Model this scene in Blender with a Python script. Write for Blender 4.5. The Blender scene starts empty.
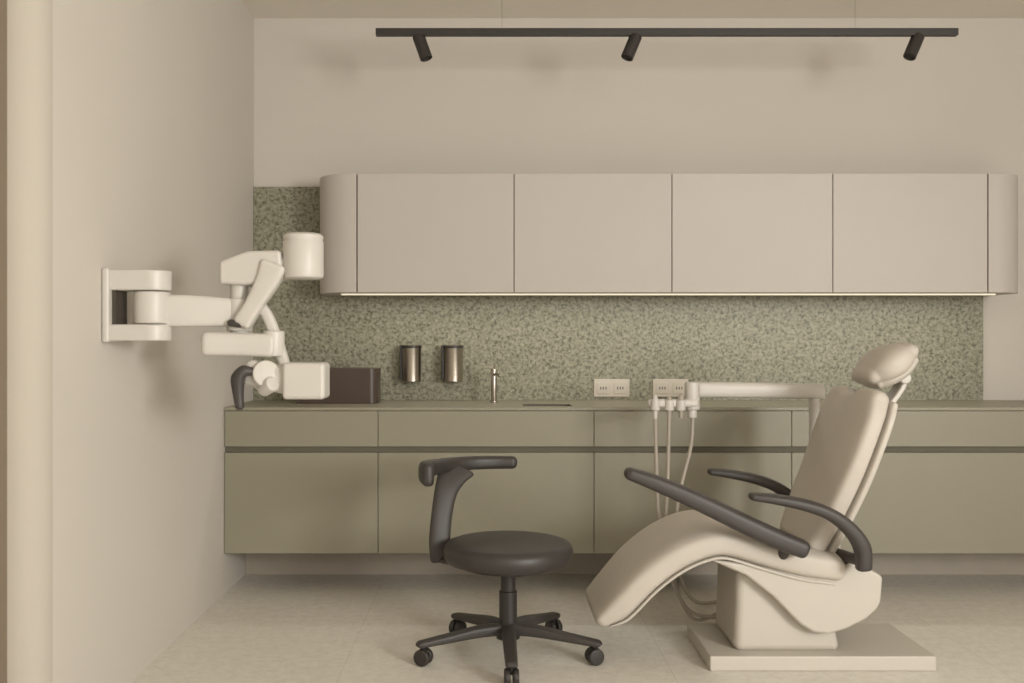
import bpy, bmesh, math
from mathutils import Vector, Matrix
scene = bpy.context.scene
scene.view_settings.view_transform = 'Standard'
scene.view_settings.look = 'None'
scene.view_settings.exposure = 0.0

# ---------------------------------------------------------------- helpers
def lin(c):
    c = c/255.0
    return c/12.92 if c <= 0.04045 else ((c+0.055)/1.055)**2.4
def rgb(r, g, b): return (lin(r), lin(g), lin(b), 1.0)

def mat(name, col, rough=0.5, metal=0.0, var=0.03, scale=6.0, bump=0.0, bscale=200.0, coat=0.0):
    m = bpy.data.materials.new(name); m.use_nodes = True
    nt = m.node_tree; b = nt.nodes['Principled BSDF']
    tc = nt.nodes.new('ShaderNodeTexCoord')
    n = nt.nodes.new('ShaderNodeTexNoise'); n.inputs['Scale'].default_value = scale
    n.inputs['Detail'].default_value = 4
    nt.links.new(tc.outputs['Object'], n.inputs['Vector'])
    r = nt.nodes.new('ShaderNodeValToRGB')
    r.color_ramp.elements[0].position = 0.3; r.color_ramp.elements[1].position = 0.7
    r.color_ramp.elements[0].color = tuple(max(0, c*(1-var)) for c in col[:3])+(1,)
    r.color_ramp.elements[1].color = tuple(min(1, c*(1+var)) for c in col[:3])+(1,)
    nt.links.new(n.outputs['Fac'], r.inputs['Fac'])
    nt.links.new(r.outputs['Color'], b.inputs['Base Color'])
    b.inputs['Roughness'].default_value = rough
    b.inputs['Metallic'].default_value = metal
    b.inputs['Coat Weight'].default_value = coat
    if bump > 0:
        n2 = nt.nodes.new('ShaderNodeTexNoise'); n2.inputs['Scale'].default_value = bscale
        nt.links.new(tc.outputs['Object'], n2.inputs['Vector'])
        bp = nt.nodes.new('ShaderNodeBump'); bp.inputs['Strength'].default_value = bump
        bp.inputs['Distance'].default_value = 0.002
        nt.links.new(n2.outputs['Fac'], bp.inputs['Height'])
        nt.links.new(bp.outputs['Normal'], b.inputs['Normal'])
    return m

def finish(bm, name, material, parent=None, smooth=True, bevel=0.0, seg=3, angle=35):
    bmesh.ops.recalc_face_normals(bm, faces=bm.faces)
    me = bpy.data.meshes.new(name); bm.to_mesh(me); bm.free()
    ob = bpy.data.objects.new(name, me); scene.collection.objects.link(ob)
    me.materials.append(material)
    if bevel > 0:
        md = ob.modifiers.new('bevel', 'BEVEL'); md.width = bevel; md.segments = seg
        md.limit_method = 'ANGLE'; md.angle_limit = math.radians(40)
        md.harden_normals = False
    if smooth:
        for p in me.polygons: p.use_smooth = True
        md = ob.modifiers.new('wn', 'WEIGHTED_NORMAL') if bevel > 0 else None
        if bevel == 0:
            me.set_sharp_from_angle(angle=math.radians(angle))
    if parent: ob.parent = parent
    return ob

def empty(name):
    e = bpy.data.objects.new(name, None); e.empty_display_size = 0.1
    scene.collection.objects.link(e); return e

def box(name, x0, x1, y0, y1, z0, z1, m, parent=None, bevel=0.0, seg=3):
    bm = bmesh.new()
    vs = [bm.verts.new((x, y, z)) for z in (z0, z1) for x, y in ((x0, y0), (x1, y0), (x1, y1), (x0, y1))]
    for f in ((0, 1, 2, 3), (4, 5, 6, 7), (0, 1, 5, 4), (1, 2, 6, 5), (2, 3, 7, 6), (3, 0, 4, 7)):
        bm.faces.new([vs[i] for i in f])
    return finish(bm, name, m, parent, smooth=bevel > 0, bevel=bevel, seg=seg)

def lathe(name, prof, m, parent=None, loc=(0, 0, 0), axis=(0, 0, 1), K=48):
    """prof: list of (r, h)."""
    bm = bmesh.new(); rings = []
    for r, h in prof:
        if r < 1e-5: rings.append([bm.verts.new((0, 0, h))])
        else: rings.append([bm.verts.new((r*math.cos(2*math.pi*k/K), r*math.sin(2*math.pi*k/K), h)) for k in range(K)])
    for a, b in zip(rings, rings[1:]):
        for k in range(K):
            k2 = (k+1) % K
            if len(a) == 1 and len(b) == 1: continue
            if len(a) == 1: bm.faces.new([a[0], b[k], b[k2]])
            elif len(b) == 1: bm.faces.new([a[k], a[k2], b[0]])
            else: bm.faces.new([a[k], a[k2], b[k2], b[k]])
    q = Vector((0, 0, 1)).rotation_difference(Vector(axis).normalized())
    bm.transform(Matrix.Translation(Vector(loc)) @ q.to_matrix().to_4x4())
    return finish(bm, name, m, parent, angle=40)

def rcyl(name, r, h0, h1, m, parent=None, loc=(0, 0, 0), axis=(0, 0, 1), rr=0.006):
    p = [(0, h0)]
    for i in range(5):
        t = i/4*math.pi/2; p.append((r-rr+rr*math.sin(t), h0+rr-rr*math.cos(t)))
    for i in range(5):
        t = i/4*math.pi/2; p.append((r-rr+rr*math.cos(t), h1-rr+rr*math.sin(t)))
    p.append((0, h1))
    return lathe(name, p, m, parent, loc, axis)

def crom(p0, p1, p2, p3, t):
    return 0.5*((2*p1)+(-p0+p2)*t+(2*p0-5*p1+4*p2-p3)*t*t+(-p0+3*p1-3*p2+p3)*t*t*t)
def dens(pts, sub):
    n = len(pts); out = []
    for i in range(n-1):
        a = pts[max(i-1, 0)]; b = pts[i]; c = pts[i+1]; d = pts[min(i+2, n-1)]
        for k in range(sub): out.append(crom(a, b, c, d, k/sub))
    out.append(pts[-1]); return out

def loft(name, st, m, parent=None, expo=4.0, K=40, sub=5, r=0.02, post=None):
    """st: list of (centre, u, v) vectors; superellipse sections, rounded ends of radius r"""
    C = dens([Vector(s[0]) for s in st], sub); U = dens([Vector(s[1]) for s in st], sub); V = dens([Vector(s[2]) for s in st], sub)
    full = []
    def endrings(c, u, v, d):
        o = []
        for i in range(1, 7):
            t = i/6*math.pi/2; s = r*(1-math.cos(t))
            lu, lv = u.length, v.length
            o.append((c+d*r*math.sin(t), u*max(lu-s, 1e-4)/lu, v*max(lv-s, 1e-4)/lv))
        return o
    if r > 0:
        d0 = (C[0]-C[1]).normalized(); full += endrings(C[0], U[0], V[0], d0)[::-1]
    full += list(zip(C, U, V))
    if r > 0:
        d1 = (C[-1]-C[-2]).normalized(); full += endrings(C[-1], U[-1], V[-1], d1)
    bm = bmesh.new(); rings = []
    for c, u, v in full:
        ring = []
        for k in range(K):
            a = 2*math.pi*(k+0.5)/K; ca, sa = math.cos(a), math.sin(a)
            ring.append(bm.verts.new(c+u*math.copysign(abs(ca)**(2/expo), ca)+v*math.copysign(abs(sa)**(2/expo), sa)))
        rings.append(ring)
    for a, b in zip(rings, rings[1:]):
        for k in range(K):
            k2 = (k+1) % K; bm.faces.new([a[k], a[k2], b[k2], b[k]])
    for ring in (rings[0], rings[-1]):
        c = bm.verts.new(sum((v.co for v in ring), Vector())/K)
        for k in range(K): bm.faces.new([ring[k], ring[(k+1) % K], c])
    if post:
        for v in bm.verts: v.co = post(v.co.copy())
    return finish(bm, name, m, parent, angle=60)

def sweep(name, pts, ab, m, parent=None, hint=(0, 1, 0), expo=2.0, K=24, sub=6, r=None):
    """ab: (a,b) or list; a along hint, b perpendicular"""
    P = [Vector(p) for p in pts]
    if not isinstance(ab, list): ab = [ab]*len(P)
    st = []
    for i, p in enumerate(P):
        t = (P[min(i+1, len(P)-1)]-P[max(i-1, 0)]).normalized()
        h = Vector(hint); h = (h-t*h.dot(t)).normalized(); w = t.cross(h).normalized()
        st.append((p, h*ab[i][0], w*ab[i][1]))
    if r is None: r = min(ab[0][0], ab[0][1])*0.9
    return loft(name, st, m, parent, expo, K, sub, r)

def prism(name, prof, a0, a1, m, parent=None, plane='XZ', bevel=0.01, seg=3):
    bm = bmesh.new()
    f = (lambda p, a: (p[0], a, p[1])) if plane == 'XZ' else (lambda p, a: (p[0], p[1], a))
    A = [bm.verts.new(f(p, a0)) for p in prof]; B = [bm.verts.new(f(p, a1)) for p in prof]
    n = len(prof)
    bm.faces.new(A); bm.faces.new(B[::-1])
    for i in range(n): bm.faces.new([A[i], A[(i+1) % n], B[(i+1) % n], B[i]])
    return finish(bm, name, m, parent, smooth=True, bevel=bevel, seg=seg)

# ---------------------------------------------------------------- materials
M_wall = mat('wall_paint', rgb(202, 195, 185), 0.85, var=0.015, scale=1.5, bump=0.05, bscale=120)
M_corner_shade = mat('wall_paint_corner_shade', rgb(184, 176, 164), 0.85, var=0.01, scale=1.5)  # wall paint darkened so the rounded corner carries shade in its colour
M_ceil = mat('ceiling_paint', rgb(230, 223, 212), 0.9, var=0.01)
M_green = mat('olive_laminate', rgb(145, 140, 122), 0.45, var=0.012, scale=2)
M_green_top = mat('olive_counter', rgb(147, 142, 124), 0.45, var=0.02)
M_gap = mat('dark_recess', rgb(106, 101, 86), 0.7)
M_cream = mat('cream_laminate', rgb(190, 182, 174), 0.5, var=0.01, scale=2)
M_seam = mat('seam_shadow', rgb(90, 82, 72), 0.8)
M_kick = mat('kick_plate', rgb(174, 164, 150), 0.4, var=0.05)
M_leather = mat('cream_leather', rgb(194, 186, 175), 0.55, var=0.02, scale=8, bump=0.12, bscale=350)
M_shell = mat('cream_plastic', rgb(194, 187, 176), 0.45, var=0.01)
M_white = mat('white_plastic', rgb(200, 195, 187), 0.4, var=0.01)
M_dark = mat('charcoal_plastic', rgb(62, 58, 55), 0.5, var=0.06)
M_darkle = mat('charcoal_leather', rgb(56, 52, 49), 0.45, var=0.08, scale=10, bump=0.15, bscale=300)
M_black = mat('black_metal', rgb(48, 44, 41), 0.45, var=0.03)
M_brown = mat('dark_brown_box', rgb(74, 60, 52), 0.4, var=0.05)
M_return_shade = mat('wall_paint_return_shade', rgb(128, 115, 98), 0.8, var=0.01)  # shade on the near wall face, put into a darker tan
M_steel = mat('brushed_steel', rgb(180, 172, 160), 0.28, metal=1.0, var=0.05, scale=30)
M_hose = mat('grey_hose', rgb(165, 156, 143), 0.45)
M_socket = mat('socket_plastic', rgb(196, 187, 173), 0.4)
M_slot = mat('socket_slot', rgb(70, 62, 54), 0.6)

def mat_emit(name, col, s):
    m = bpy.data.materials.new(name); m.use_nodes = True
    b = m.node_tree.nodes['Principled BSDF']
    b.inputs['Base Color'].default_value = col
    b.inputs['Emission Color'].default_value = col; b.inputs['Emission Strength'].default_value = s
    return m
M_led = mat_emit('led_diffuser', rgb(228, 220, 196), 0.7)

def terrazzo():
    m = bpy.data.materials.new('green_stone_backsplash'); m.use_nodes = True
    nt = m.node_tree; b = nt.nodes['Principled BSDF']; L = nt.links.new
    tc = nt.nodes.new('ShaderNodeTexCoord')
    n1 = nt.nodes.new('ShaderNodeTexNoise'); n1.inputs['Scale'].default_value = 58; n1.inputs['Detail'].default_value = 8; n1.inputs['Roughness'].default_value = 0.72
    n1.inputs['Distortion'].default_value = 0.5
    L(tc.outputs['Object'], n1.inputs['Vector'])
    r1 = nt.nodes.new('ShaderNodeValToRGB'); cr = r1.color_ramp
    cr.elements[0].position = 0.37; cr.elements[0].color = rgb(84, 83, 66)
    cr.elements[1].position = 0.62; cr.elements[1].color = rgb(160, 156, 136)
    e = cr.elements.new(0.44); e.color = rgb(112, 110, 91)
    e = cr.elements.new(0.49); e.color = rgb(136, 133, 113)
    L(n1.outputs['Fac'], r1.inputs['Fac'])
    v = nt.nodes.new('ShaderNodeTexVoronoi'); v.inputs['Scale'].default_value = 85
    L(tc.outputs['Object'], v.inputs['Vector'])
    r2 = nt.nodes.new('ShaderNodeValToRGB'); r2.color_ramp.elements[0].position = 0.15; r2.color_ramp.elements[1].position = 0.3
    r2.color_ramp.elements[0].color = (0.5, 0.5, 0.47, 1); r2.color_ramp.elements[1].color = (1, 1, 1, 1)
    L(v.outputs['Distance'], r2.inputs['Fac'])
    mx = nt.nodes.new('ShaderNodeMix'); mx.data_type = 'RGBA'; mx.blend_type = 'MULTIPLY'; mx.inputs[0].default_value = 0.35
    L(r1.outputs['Color'], mx.inputs[6]); L(r2.outputs['Color'], mx.inputs[7])
    L(mx.outputs[2], b.inputs['Base Color']); b.inputs['Roughness'].default_value = 0.5
    return m
M_stone = terrazzo()

def floor_mat():
    m = bpy.data.materials.new('stone_floor_tile'); m.use_nodes = True
    nt = m.node_tree; b = nt.nodes['Principled BSDF']; L = nt.links.new
    tc = nt.nodes.new('ShaderNodeTexCoord'); mp = nt.nodes.new('ShaderNodeMapping')
    mp.inputs['Location'].default_value = (0.54, 0.45, 0)
    L(tc.outputs['Object'], mp.inputs['Vector'])
    br = nt.nodes.new('ShaderNodeTexBrick'); br.offset = 0; br.inputs['Scale'].default_value = 1
    br.inputs['Brick Width'].default_value = 1.2; br.inputs['Row Height'].default_value = 1.2
    br.inputs['Mortar Size'].default_value = 0.002; br.inputs['Mortar Smooth'].default_value = 0.4
    br.inputs['Color1'].default_value = rgb(228, 223, 213); br.inputs['Color2'].default_value = rgb(226, 221, 211)
    br.inputs['Mortar'].default_value = rgb(212, 205, 194)
    L(mp.outputs['Vector'], br.inputs['Vector'])
    n = nt.nodes.new('ShaderNodeTexNoise'); n.inputs['Scale'].default_value = 22; n.inputs['Detail'].default_value = 9; n.inputs['Roughness'].default_value = 0.85
    L(tc.outputs['Object'], n.inputs['Vector'])
    r = nt.nodes.new('ShaderNodeValToRGB'); r.color_ramp.elements[0].position = 0.38; r.color_ramp.elements[1].position = 0.58
    r.color_ramp.elements[0].color = (0.84, 0.83, 0.81, 1); r.color_ramp.elements[1].color = (1, 1, 1, 1)
    L(n.outputs['Fac'], r.inputs['Fac'])
    mx = nt.nodes.new('ShaderNodeMix'); mx.data_type = 'RGBA'; mx.blend_type = 'MULTIPLY'; mx.inputs[0].default_value = 1
    L(br.outputs['Color'], mx.inputs[6]); L(r.outputs['Color'], mx.inputs[7])
    L(mx.outputs[2], b.inputs['Base Color']); b.inputs['Roughness'].default_value = 0.45
    return m
M_floor = floor_mat()

# ---------------------------------------------------------------- room
XL, XR, YB, YF, H = -1.263, 3.6, 5.33, -3.0, 2.93
XN = -2.8     # the room is wider on the camera side of the rounded wall corner
YC0 = 2.79
box('floor', XN-0.1, XR+0.1, YF-0.1, YB+0.1, -0.1, 0, M_floor)
box('ceiling', XN-0.1, XR+0.1, YF-0.1, YB+0.1, H, H+0.1, M_ceil)
wl = empty('wall_left')
pr = []
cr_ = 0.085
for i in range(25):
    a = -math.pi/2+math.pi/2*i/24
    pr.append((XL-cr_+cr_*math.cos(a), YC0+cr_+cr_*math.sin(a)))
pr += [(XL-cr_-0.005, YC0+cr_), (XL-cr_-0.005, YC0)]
prism('rounded_corner', pr, 0, H, M_corner_shade, wl, plane='XY', bevel=0)
box('main_wall', XL-0.1, XL, YC0+cr_, YB, 0, H, M_wall, wl)
box('return_panel', XN, XL-cr_-0.005, YC0, YC0+0.1, 0, H, M_return_shade, wl)
box('wall_side', XN-0.1, XN, YF, YC0+0.1, 0, H, M_wall)
box('wall_back', XL-0.1, XR+0.1, YB, YB+0.1, 0, H, M_wall)
wr = empty('wall_right')
WY0, WY1 = -2.4, 0.3
box('pier_a', XR, XR+0.1, YF, WY0, 0, H, M_wall, wr); box('pier_b', XR, XR+0.1, WY1, YB, 0, H, M_wall, wr)
box('below', XR, XR+0.1, WY0, WY1, 0, 0.9, M_wall, wr); box('above', XR, XR+0.1, WY0, WY1, 2.5, H, M_wall, wr)
wf = empty('wall_front')
FX0, FX1 = 0.6, 3.0
box('pier_a', XN-0.1, FX0, YF-0.1, YF, 0, H, M_wall, wf); box('pier_b', FX1, XR+0.1, YF-0.1, YF, 0, H, M_wall, wf)
box('below', FX0, FX1, YF-0.1, YF, 0, 0.8, M_wall, wf); box('above', FX0, FX1, YF-0.1, YF, 2.6, H, M_wall, wf)
for nm, horizontal in (('added_window_1', False), ('added_window_2', True)):  # frames out of view, added to go with the area lamps
    w = empty(nm)
    if not horizontal:
        for y in (WY0, (WY0+WY1)/2-0.02, WY1-0.04): box('mullion', XR+0.02, XR+0.07, y, y+0.04, 0.9, 2.5, M_white, w)
        for z in (0.9, 2.46): box('rail', XR+0.02, XR+0.07, WY0, WY1, z, z+0.04, M_white, w)
    else:
        for x in (FX0, 1.78, FX1-0.04): box('mullion', x, x+0.04, YF-0.07, YF-0.02, 0.8, 2.6, M_white, w)
        for z in (0.8, 2.56): box('rail', FX0, FX1, YF-0.07, YF-0.02, z, z+0.04, M_white, w)

# ---------------------------------------------------------------- base cabinets
bc = empty('base_cabinet_run')
CF = 4.72
A_, B_ = XL+0.002, XR-0.002
box('carcass', A_, B_, CF+0.03, YB-0.025, 0.20, 0.74, M_gap, bc)
box('finger_channel', A_, B_, CF+0.025, CF+0.05, 0.66, 0.86, M_gap, bc)
box('underside', A_, B_, CF+0.005, YB-0.025, 0.195, 0.202, M_green, bc)
box('kick_plate', A_, B_, 5.13, 5.15, 0.0, 0.196, M_kick, bc)
seams = [A_, -0.531, 0.493, 1.431, 2.56, B_]
g = 0.003
for i in range(5):
    a, b = seams[i]+(g/2 if i else 0.001), seams[i+1]-g/2
    box('drawer_front', a, b, CF, CF+0.02, 0.702, 0.870, M_green, bc, 0.0015, 2)
    box('door_front', a, b, CF, CF+0.02, 0.195, 0.672, M_green, bc, 0.0015, 2)
# countertop around the sink opening
sx0, sx1, sy0, sy1 = 0.16, 0.40, 4.82, 5.00
for k, (a, b, c, d) in enumerate(((A_, sx0, CF-0.001, YB-0.025), (sx1, B_, CF-0.001, YB-0.025), (sx0, sx1, CF-0.001, sy0), (sx0, sx1, sy1, YB-0.025))):
    box('countertop_%d' % (k+1), a, b, c, d, 0.873, 0.887, M_green_top, bc)
sk = empty('sink')
box('basin_bottom', sx0+.001, sx1-.001, sy0+.001, sy1-.001, 0.80, 0.804, M_gap, sk)
for n_, a, b, c, d in (('side_l', sx0, sx0+.004, sy0, sy1), ('side_r', sx1-.004, sx1, sy0, sy1), ('side_f', sx0+.004, sx1-.004, sy0, sy0+.004), ('side_b', sx0+.004, sx1-.004, sy1-.004, sy1)):
    box(n_, a, b, c, d, 0.804, 0.886, M_gap, sk)
# faucet
fc = empty('faucet')
rcyl('base', 0.02, 0.887, 0.897, M_steel, fc, (0.02, 5.12, 0), rr=0.003)
rcyl('body', 0.015, 0.897, 1.06, M_steel, fc, (0.02, 5.12, 0), rr=0.004)
sweep('spout', [(0.02, 5.12, 1.03), (0.035, 5.07, 1.032), (0.05, 5.0, 1.028)], (0.008, 0.008), M_steel, fc, hint=(0, 0, 1))
rcyl('lever', 0.004, 0, 0.03, M_steel, fc, (0.02, 5.12, 1.055), (0.2, -0.2, 1), rr=0.002)

# backsplash
box('backsplash', XL+0.002, 2.63, YB-0.022, YB-0.002, 0.887, 2.025, M_stone)

# upper cabinets
uc = empty('upper_cabinet_run')
UF, UB, z0, z1 = 4.93, YB-0.024, 1.443, 2.032
box('carcass', -0.66, 2.466, UF+0.012, UB, z0+0.002, z1-0.002, M_seam, uc)
us = [-0.658, 0.119, 0.901, 1.698, 2.465]
for i in range(4):
    box('door_%d' % (i+1), us[i]+0.002, us[i+1]-0.002, UF, UF+0.02, z0, z1, M_cream, uc, 0.0015, 2)
box('bottom_panel', -0.66, 2.466, UF+0.02, UB-0.001, z0-0.001, z0+0.004, M_cream, uc)
box('top_panel', -0.66, 2.466, UF+0.02, UB-0.001, z1-0.004, z1+0.001, M_cream, uc)
def endpiece(nm, xe, xs, r):
    s = 1 if xe > xs else -1
    p = [(xs, UB), (xs, UF)]
    for i in range(17):
        a = math.pi/2*i/16
        p.append((xe-s*r+s*r*math.sin(a), UF+r-r*math.cos(a)))
    p.append((xe, UB))
    prism(nm, p, z0, z1, M_cream, uc, plane='XY', bevel=0.0015, seg=2)
endpiece('curved_end_a', -0.870, -0.662, 0.18)
endpiece('curved_end_b', 2.675, 2.469, 0.15)
led = empty('under_cabinet_led_strip')
box('profile', -0.75, 2.55, 5.02, 5.04, 1.434, 1.441, M_led, led)

# ---------------------------------------------------------------- counter items
db = empty('storage_box')
pb = []
X0, X1, Ya, Yb = -0.97, -0.567, 5.0, 5.2
for cx, cy, a0 in ((X1-0.04, Ya+0.04, -90), (X1-0.04, Yb-0.04, 0)):
    for i in range(9):
        a = math.radians(a0+90*i/8); pb.append((cx+0.04*math.cos(a), cy+0.04*math.sin(a)))
pb += [(X0, Yb), (X0, Ya)]
prism('body', pb, 0.887, 1.064, M_brown, db, plane='XY', bevel=0.002)
for i, x in enumerate((-0.4125, -0.193)):
    e = empty('cup_dispenser')
    lathe('cup', [(0, 0.988), (0.046, 0.988), (0.05, 0.992), (0.052, 1.175), (0.054, 1.18), (0.05, 1.182), (0.048, 1.175), (0.046, 1.0), (0, 1.0)], M_steel, e, (x, 5.235, 0))
    rcyl('band', 0.0535, 1.165, 1.178, M_black, e, (x, 5.235, 0), rr=0.001)
    box('wall_bracket', x-0.062, x-0.045, 5.22, YB-0.022, 1.0, 1.18, M_black, e, 0.002)
for i, x in enumerate((0.648, 0.962)):
    e = empty('power_outlet')
    box('plate', x-0.095, x+0.095, YB-0.030, YB-0.0222, 0.905, 1.0, M_socket, e, 0.003)
    for k, dx in enumerate((-0.045, 0.045)):
        box('insert_%d' % k, x+dx-0.034, x+dx+0.034, YB-0.033, YB-0.029, 0.922, 0.983, M_socket, e, 0.002)
        for q in (-0.014, 0.0, 0.014):
            box('slot', x+dx+q-0.0025, x+dx+q+0.0025, YB-0.0338, YB-0.0325, 0.945, 0.959, M_slot, e)

# ---------------------------------------------------------------- track light
tl = empty('track_light')
TY = 4.6
box('rail', -0.527, 2.158, TY-0.017, TY+0.017, 2.612, 2.644, M_black, tl, 0.002)
for x in (0.055, 1.687): rcyl('suspension_wire', 0.0015, 2.64, H, M_steel, tl, (x, TY, 0), rr=0.0005)
for x, d in ((-0.325, (0.35, -0.15, -1)), (0.668, (-0.42, -0.2, -1)), (1.972, (-0.5, -0.25, -1))):
    d = Vector(d).normalized()
    rcyl('spot_stem', 0.008, 2.585, 2.615, M_black, tl, (x, TY, 0), rr=0.002)
    st = Vector((x, TY, 2.595))-d*0.02
    lathe('spot_head', [(0, 0), (0.026, 0), (0.029, 0.003), (0.029, 0.118), (0.026, 0.12), (0.024, 0.11), (0, 0.105)], M_black, tl, st, d, K=32)

# ---------------------------------------------------------------- stool
so = empty('dental_stool')
sx, sy = 0.069, 3.8
prof = [(0, 0.360), (0.212, 0.360), (0.234, 0.365), (0.245, 0.380), (0.248, 0.400), (0.245, 0.418), (0.235, 0.431), (0.215, 0.438), (0.18, 0.441), (0.1, 0.443), (0, 0.444)]
lathe('seat', prof, M_darkle, so, (sx, sy, 0), K=72)
rcyl('seat_pan', 0.19, 0.346, 0.362, M_black, so, (sx, sy, 0))
lathe('gas_column', [(0, 0.35), (0.045, 0.35), (0.03, 0.33), (0.028, 0.325), (0.028, 0.25), (0.034, 0.248), (0.034, 0.13), (0.04, 0.125), (0.045, 0.11), (0.045, 0.07), (0, 0.07)], M_black, so, (sx, sy, 0))
R = 0.334
for i in range(5):
    a = math.radians(-90+72*i+1)
    c, s = math.cos(a), math.sin(a)
    pt = lambda r_, z: (sx+r_*c, sy+r_*s, z)
    sweep('leg_%d' % (i+1), [pt(0.03, 0.105), pt(0.12, 0.104), pt(0.24, 0.09), pt(R+0.01, 0.078)], [(0.026, 0.022), (0.026, 0.021), (0.024, 0.016), (0.022, 0.012)], M_dark, so, hint=(-s, c, 0), expo=3.5)
    rcyl('caster_stem_%d' % (i+1), 0.007, 0.04, 0.08, M_black, so, pt(R, 0), rr=0.001)
    for sgn in (-1, 1):
        ctr = Vector(pt(R, 0.031))
        rcyl('caster_wheel_%d' % (i+1), 0.031, 0.004, 0.026, M_black, so, ctr, (math.sin(a+0.6*i)*sgn, -math.cos(a+0.6*i)*sgn, 0), rr=0.007)
pts, ab = [], []
for k in range(12):
    t = k/11; a = math.radians(200-114*t)
    pts.append((sx+0.318*math.cos(a), sy+0.318*math.sin(a), 0.706-0.006*t))
    hgt = 0.044-0.012*min(1, t*2.2)-0.006*t
    ab.append((hgt, 0.024))
sweep('back_support', pts, ab, M_darkle, so, hint=(0, 0, 1), expo=3.0, sub=4)
sweep('support_bracket', [(sx, sy+0.02, 0.340), (-0.08, 3.86, 0.340), (-0.175, 3.90, 0.345)], (0.035, 0.012), M_dark, so, hint=(0.4, 1, 0), expo=3)
sweep('support_upright', [(-0.196, 3.905, 0.345), (-0.198, 3.91, 0.42), (-0.190, 3.935, 0.52), (-0.176, 3.965, 0.60), (-0.155, 4.0, 0.655), (-0.135, 4.03, 0.69)],
      [(0.038, 0.016), (0.042, 0.018), (0.042, 0.018), (0.046, 0.018), (0.058, 0.017), (0.075, 0.015)], M_dark, so, hint=(1, 0.25, 0), expo=2.6, r=0.012)

# ---------------------------------------------------------------- dental chair
dc = empty('dental_chair')
YC = 3.86
top = [(0.396, 0.205), (0.450, 0.275), (0.537, 0.370), (0.644, 0.452), (0.759, 0.505), (0.860, 0.517), (0.994, 0.489), (1.139, 0.449), (1.265, 0.427)]
bot = [(0.448, 0.155), (0.510, 0.185), (0.610, 0.290), (0.700, 0.360), (0.785, 0.400), (0.860, 0.410), (0.985, 0.374), (1.125, 0.336), (1.255, 0.316)]
hw = [0.225, 0.24, 0.255, 0.262, 0.265, 0.265, 0.265, 0.265, 0.26]
st = []
for (a, b), (c, d), w in zip(top, bot, hw):
    t_, b_ = Vector((a, YC, b)), Vector((c, YC, d))
    st.append(((t_+b_)/2, Vector((0, w, 0)), (t_-b_)/2))
loft('seat_cushion', st, M_leather, dc, expo=4.2, K=64, sub=5, r=0.035)
# thin lower liner of the seat
st2 = [(c-v*0.98, u*0.93, v*0.16) for c, u, v in st]
loft('seat_liner', st2, M_shell, dc, expo=4.5, K=48, sub=5, r=0.006)
# backrest
cl = [(1.212, 0.45), (1.259, 0.56), (1.318, 0.70), (1.366, 0.83), (1.402, 0.93), (1.425, 0.985)]
hw = [0.20, 0.235, 0.258, 0.268, 0.265, 0.24]
def back_st(off, th, ws):
    P = [Vector((x, YC, z)) for x, z in cl]; o = []
    for i, p in enumerate(P):
        t = (P[min(i+1, len(P)-1)]-P[max(i-1, 0)]).normalized()
        n = Vector((t.z, 0, -t.x))
        o.append((p+n*off, Vector((0, hw[i]*ws, 0)), n*th))
    return o
def notch(co):
    k = max(0.0, min(1.0, (co.z-0.93)/0.06)); d = abs(co.y-YC)
    dip = 0.032*max(0.0, math.cos(min(d/0.09, 1)*math.pi/2))**1.3
    co.z -= k*dip; return co
loft('backrest_cushion', back_st(0.0, 0.048, 1.0), M_leather, dc, expo=3.8, K=80, sub=6, r=0.033, post=notch)
loft('backrest_shell', back_st(0.058, 0.02, 0.96), M_shell, dc, expo=4, K=64, sub=6, r=0.015, post=notch)
# headrest
hd = Vector((0.82, 0, 0.57)).normalized(); hn = Vector((hd.z, 0, -hd.x))
hc = Vector((1.530, YC, 1.115))
hs = []
for t, w, th in ((-0.08, 0.11, 0.040), (-0.045, 0.137, 0.055), (0.0, 0.148, 0.062), (0.045, 0.137, 0.055), (0.075, 0.115, 0.040)):
    hs.append((hc+hd*t, Vector((0, w, 0)), hn*th))
loft('headrest_cushion', hs, M_leather, dc, expo=2.5, K=56, sub=5, r=0.036)
loft('headrest_back', [(c+hn*0.034, u*0.8, v*0.7) for c, u, v in hs], M_shell, dc, expo=2.8, K=48, sub=5, r=0.015)
sweep('headrest_stem', [(1.585, YC, 1.075), (1.59, YC, 1.035), (1.56, YC, 0.985), (1.51, YC, 0.92), (1.47, YC, 0.84)], (0.045, 0.012), M_white, dc, expo=4)
rcyl('headrest_pivot', 0.022, -0.06, 0.06, M_white, dc, (1.588, YC, 1.06), (0, 1, 0))
# lower body
prof = [(0.80, 0.405), (0.95, 0.39), (1.12, 0.355), (1.25, 0.345), (1.31, 0.395), (1.34, 0.392), (1.425, 0.348), (1.432, 0.335), (1.424, 0.25), (1.412, 0.225), (1.375, 0.190), (1.30, 0.152), (1.236, 0.133), (1.18, 0.138), (1.13, 0.168), (1.036, 0.265), (0.935, 0.345)]
prism('seat_frame', prof, YC-0.235, YC+0.235, M_shell, dc, bevel=0.012, seg=4)
sweep('back_hinge', [(1.30, YC, 0.36), (1.30, YC, 0.45), (1.325, YC, 0.56), (1.37, YC, 0.68)], (0.12, 0.03), M_shell, dc, expo=4)
# pedestal and floor plate
pp = [(0.905, 0.05), (0.915, 0.36), (1.18, 0.36), (1.27, 0.20), (1.30, 0.05)]
prism('pedestal', pp, 3.68, 4.02, M_shell, dc, bevel=0.03, seg=5)
box('floor_plate', 0.80, 1.625, 3.62, 4.05, 0.0, 0.055, M_shell, dc, 0.006)
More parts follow.
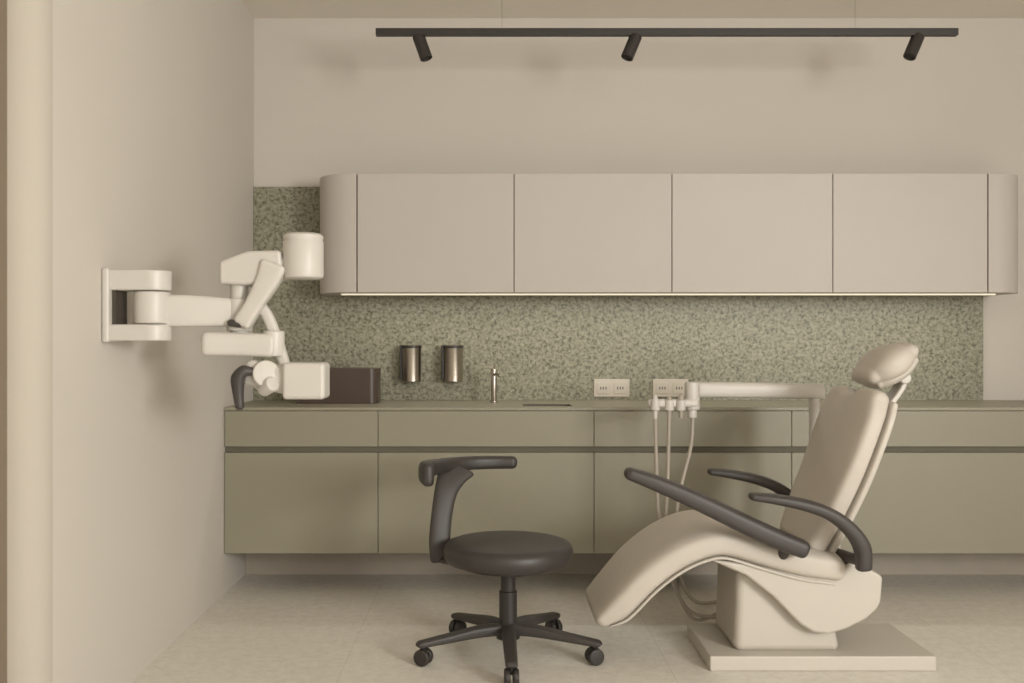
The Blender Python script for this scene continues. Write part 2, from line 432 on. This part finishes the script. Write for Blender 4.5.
# armrests
arm = [(0.933, 0.650), (1.011, 0.641), (1.117, 0.620), (1.206, 0.587), (1.277, 0.533), (1.319, 0.470), (1.325, 0.40)]
aw = [(0.030, 0.014), (0.038, 0.018), (0.04, 0.021), (0.04, 0.023), (0.036, 0.026), (0.033, 0.029), (0.028, 0.027)]
for nm, y, yi in (('armrest_near', 3.53, 3.60), ('armrest_far', 4.20, 4.12)):
    sweep(nm, [(x, y, z) for x, z in arm], aw, M_dark, dc, expo=3)
    sweep(nm+'_mount', [(1.322, y, 0.43), (1.31, (y+yi)/2, 0.42), (1.29, (yi+YC)/2, 0.41)], (0.02, 0.02), M_dark, dc, hint=(0, 0, 1))
sweep('swing_armrest', [(0.500, 3.55, 0.728), (0.60, 3.55, 0.692), (0.75, 3.55, 0.626), (0.90, 3.55, 0.553), (1.02, 3.55, 0.498), (1.11, 3.55, 0.462)],
      [(0.04, 0.022), (0.045, 0.028), (0.048, 0.032), (0.048, 0.034), (0.048, 0.034), (0.045, 0.032)], M_dark, dc, expo=3.5)
sweep('swing_armrest_mount', [(1.06, 3.56, 0.47), (1.06, 3.62, 0.42), (1.05, 3.72, 0.40)], (0.02, 0.02), M_dark, dc, hint=(0, 0, 1))

# ---------------------------------------------------------------- delivery arm
da = empty('instrument_delivery_arm')
DY = 4.3
sweep('horizontal_arm', [(0.905, DY, 0.992), (1.1, DY, 0.99), (1.3, DY, 0.986), (1.43, DY, 0.984)], (0.033, 0.03), M_white, da, hint=(0, 0, 1), expo=3.5, r=0.012)
sweep('post', [(1.40, DY, 0.97), (1.40, DY, 0.80), (1.40, DY, 0.50), (1.38, 4.26, 0.33), (1.34, 4.12, 0.30), (1.30, 4.02, 0.30)], (0.022, 0.022), M_white, da, hint=(0, 1, 0))
rcyl('elbow', 0.032, 0.905, 1.025, M_white, da, (0.873, DY, 0))
rcyl('elbow_lower', 0.02, 0.87, 0.91, M_white, da, (0.873, DY, 0))
sweep('holder_bar', [(0.69, DY-0.03, 0.935), (0.78, DY-0.03, 0.935), (0.88, DY-0.01, 0.935)], (0.018, 0.024), M_white, da, hint=(0, 0, 1), expo=3.5)
for i, (x, hz) in enumerate(((0.705, 0.0), (0.765, -0.004), (0.815, 0.004))):
    rcyl('holder_cup_%d' % i, 0.02, 0.905, 0.95, M_white, da, (x, DY-0.05, 0), rr=0.004)
    lathe('handpiece_%d' % i, [(0, 0.87), (0.008, 0.87), (0.011, 0.90), (0.013, 0.955), (0.009, 0.965), (0.006, 0.97), (0.0, 0.972)], M_hose if i else M_white, da, (x, DY-0.05, hz))
hz = [[(0.705, 4.25, 0.90), (0.708, 4.25, 0.75), (0.712, 4.25, 0.62), (0.72, 4.24, 0.45), (0.76, 4.2, 0.22), (0.82, 4.14, 0.09), (0.90, 4.05, 0.08), (0.99, 3.99, 0.12)],
      [(0.765, 4.25, 0.90), (0.762, 4.25, 0.75), (0.758, 4.25, 0.60), (0.75, 4.24, 0.40), (0.775, 4.2, 0.19), (0.84, 4.13, 0.055), (0.92, 4.05, 0.09), (0.99, 3.99, 0.16)],
      [(0.873, 4.29, 0.88), (0.865, 4.28, 0.76), (0.835, 4.27, 0.64), (0.80, 4.25, 0.5), (0.79, 4.22, 0.28), (0.84, 4.15, 0.13), (0.92, 4.05, 0.14), (0.99, 3.99, 0.2)]]
for i, h in enumerate(hz):
    sweep('hose_%d' % (i+1), h, (0.008, 0.008), M_hose, da, hint=(0.3, 1, 0.1), K=12, sub=8)

# ---------------------------------------------------------------- wall mounted microscope
ms = empty('wall_mounted_dental_microscope')
box('wall_plate', XL+0.001, -1.238, 3.23, 3.42, 1.197, 1.44, M_white, ms, 0.008)
def stadium(x0, xe, yc, r):
    p = [(x0, yc-r)]
    for i in range(17):
        a = -math.pi/2+math.pi*i/16; p.append((xe-r+r*math.cos(a), yc+r*math.sin(a)))
    p.append((x0, yc+r)); return p
prism('lug_upper', stadium(-1.245, -1.06, 3.31, 0.062), 1.368, 1.435, M_white, ms, plane='XY', bevel=0.006)
prism('lug_lower', stadium(-1.245, -1.06, 3.31, 0.062), 1.202, 1.256, M_white, ms, plane='XY', bevel=0.006)
box('hinge_recess', -1.24, -1.225, 3.26, 3.36, 1.256, 1.368, M_slot, ms)
rcyl('hinge_barrel', 0.06, 1.259, 1.365, M_white, ms, (-1.124, 3.31, 0), rr=0.006)
sweep('first_arm', [(-1.12, 3.31, 1.302), (-1.0, 3.335, 1.302), (-0.86, 3.37, 1.298)], [(0.053, 0.03), (0.053, 0.03), (0.047, 0.03)], M_white, ms, hint=(0, 0, 1), expo=6, r=0.01)
rcyl('second_joint', 0.042, 1.235, 1.345, M_white, ms, (-0.85, 3.375, 0))
rcyl('second_joint_pin', 0.03, 1.22, 1.40, M_white, ms, (-0.85, 3.375, 0))
sweep('lower_link', [(-0.945, 3.33, 1.192), (-0.84, 3.35, 1.190), (-0.74, 3.36, 1.186)], (0.040, 0.04), M_white, ms, hint=(0, 0, 1), expo=5, r=0.02)
rcyl('lower_link_cap', 0.036, 1.15, 1.236, M_white, ms, (-0.73, 3.36, 0))
sweep('joint_knob', [(-0.865, 3.32, 1.262), (-0.835, 3.32, 1.258)], (0.012, 0.012), M_dark, ms, hint=(0, 0, 1))
prism('upper_arm', [(-0.905, 1.392), (-0.905, 1.468), (-0.81, 1.503), (-0.70, 1.505), (-0.69, 1.415), (-0.72, 1.40), (-0.82, 1.388)], 3.32, 3.43, M_white, ms, bevel=0.012, seg=4)
lathe('camera_head', [(0, 1.41), (0.058, 1.41), (0.066, 1.416), (0.068, 1.425), (0.068, 1.535), (0.065, 1.54), (0.065, 1.544), (0.067, 1.547), (0.066, 1.556), (0.058, 1.563), (0, 1.566)], M_white, ms, (-0.630, 3.36, 0))
rcyl('head_pivot', 0.03, -0.08, 0.08, M_white, ms, (-0.70, 3.36, 1.46), (1, 0, 0))
sweep('diagonal_link', [(-0.725, 3.335, 1.45), (-0.745, 3.335, 1.40), (-0.785, 3.335, 1.33), (-0.825, 3.335, 1.265)], [(0.03, 0.045), (0.03, 0.038), (0.03, 0.030), (0.03, 0.030)], M_white, ms, expo=5, r=0.015)
sweep('hanging_rod', [(-0.785, 3.37, 1.33), (-0.755, 3.37, 1.29), (-0.73, 3.37, 1.23), (-0.71, 3.37, 1.17), (-0.69, 3.36, 1.11)], (0.02, 0.019), M_white, ms, expo=3)
rcyl('optics_joint', 0.045, -0.05, 0.05, M_white, ms, (-0.76, 3.35, 1.085), (0.4, -1, 0.2))
rcyl('optics_joint_disc', 0.03, -0.065, 0.0, M_white, ms, (-0.79, 3.34, 1.08), (0.3, -1, 0.1))
sweep('optics_neck', [(-0.80, 3.35, 1.095), (-0.74, 3.35, 1.08), (-0.67, 3.35, 1.07)], [(0.045, 0.035), (0.045, 0.035), (0.05, 0.04)], M_white, ms, hint=(0, 0, 1), expo=3.5)
box('optics_body', -0.688, -0.547, 3.29, 3.41, 1.008, 1.13, M_white, ms, 0.014, 5)
rcyl('eyepiece', 0.026, 0, 0.06, M_white, ms, (-0.76, 3.33, 1.04), (0.6, -0.5, 0.3))
sweep('grip_handle', [(-0.79, 3.31, 1.10), (-0.815, 3.30, 1.102), (-0.835, 3.30, 1.078), (-0.835, 3.30, 1.03), (-0.83, 3.30, 0.985)], [(0.014, 0.014), (0.018, 0.02), (0.022, 0.024), (0.017, 0.019), (0.015, 0.015)], M_dark, ms)

# ---------------------------------------------------------------- lights
def area(name, loc, rot, sx_, sy_, e, col):
    l = bpy.data.lights.new(name, 'AREA'); l.shape = 'RECTANGLE'; l.size = sx_; l.size_y = sy_; l.energy = e; l.color = col
    o = bpy.data.objects.new(name, l); o.location = loc; o.rotation_euler = rot; scene.collection.objects.link(o); return o
LC = (1.0, 0.985, 0.95)
area('added_fill_front', ((FX0+FX1)/2, YF+0.02, 1.7), (math.radians(90), 0, 0), 2.3, 1.7, 36, LC)  # added area lamp behind the camera, fills the room
# added area lamp inside the right wall, angled to brighten the left wall
area('added_key_right', (XR-0.25, (WY0+WY1)/2, 1.75), (math.radians(90), 0, math.radians(62)), 1.5, 1.2, 208, LC)
area('led_strip_glow', (0.9, 5.03, 1.43), (0, 0, 0), 3.2, 0.02, 5.0, (1.0, 0.96, 0.87))
w = bpy.data.worlds.new('World'); scene.world = w; w.use_nodes = True
w.node_tree.nodes['Background'].inputs[0].default_value = (1.0, 0.97, 0.92, 1); w.node_tree.nodes['Background'].inputs[1].default_value = 0.8

# ---------------------------------------------------------------- camera
cd = bpy.data.cameras.new('camera'); cam = bpy.data.objects.new('camera', cd); scene.collection.objects.link(cam)
cam.location = (0, 0, 1.2); cam.rotation_euler = (math.radians(90), 0, 0)
cd.lens = 35; cd.sensor_width = 36; cd.shift_x = 22/1024; cd.shift_y = 0; cd.clip_start = 0.05
cd.dof.use_dof = True; cd.dof.focus_distance = 4.3; cd.dof.aperture_fstop = 2.8
scene.camera = cam
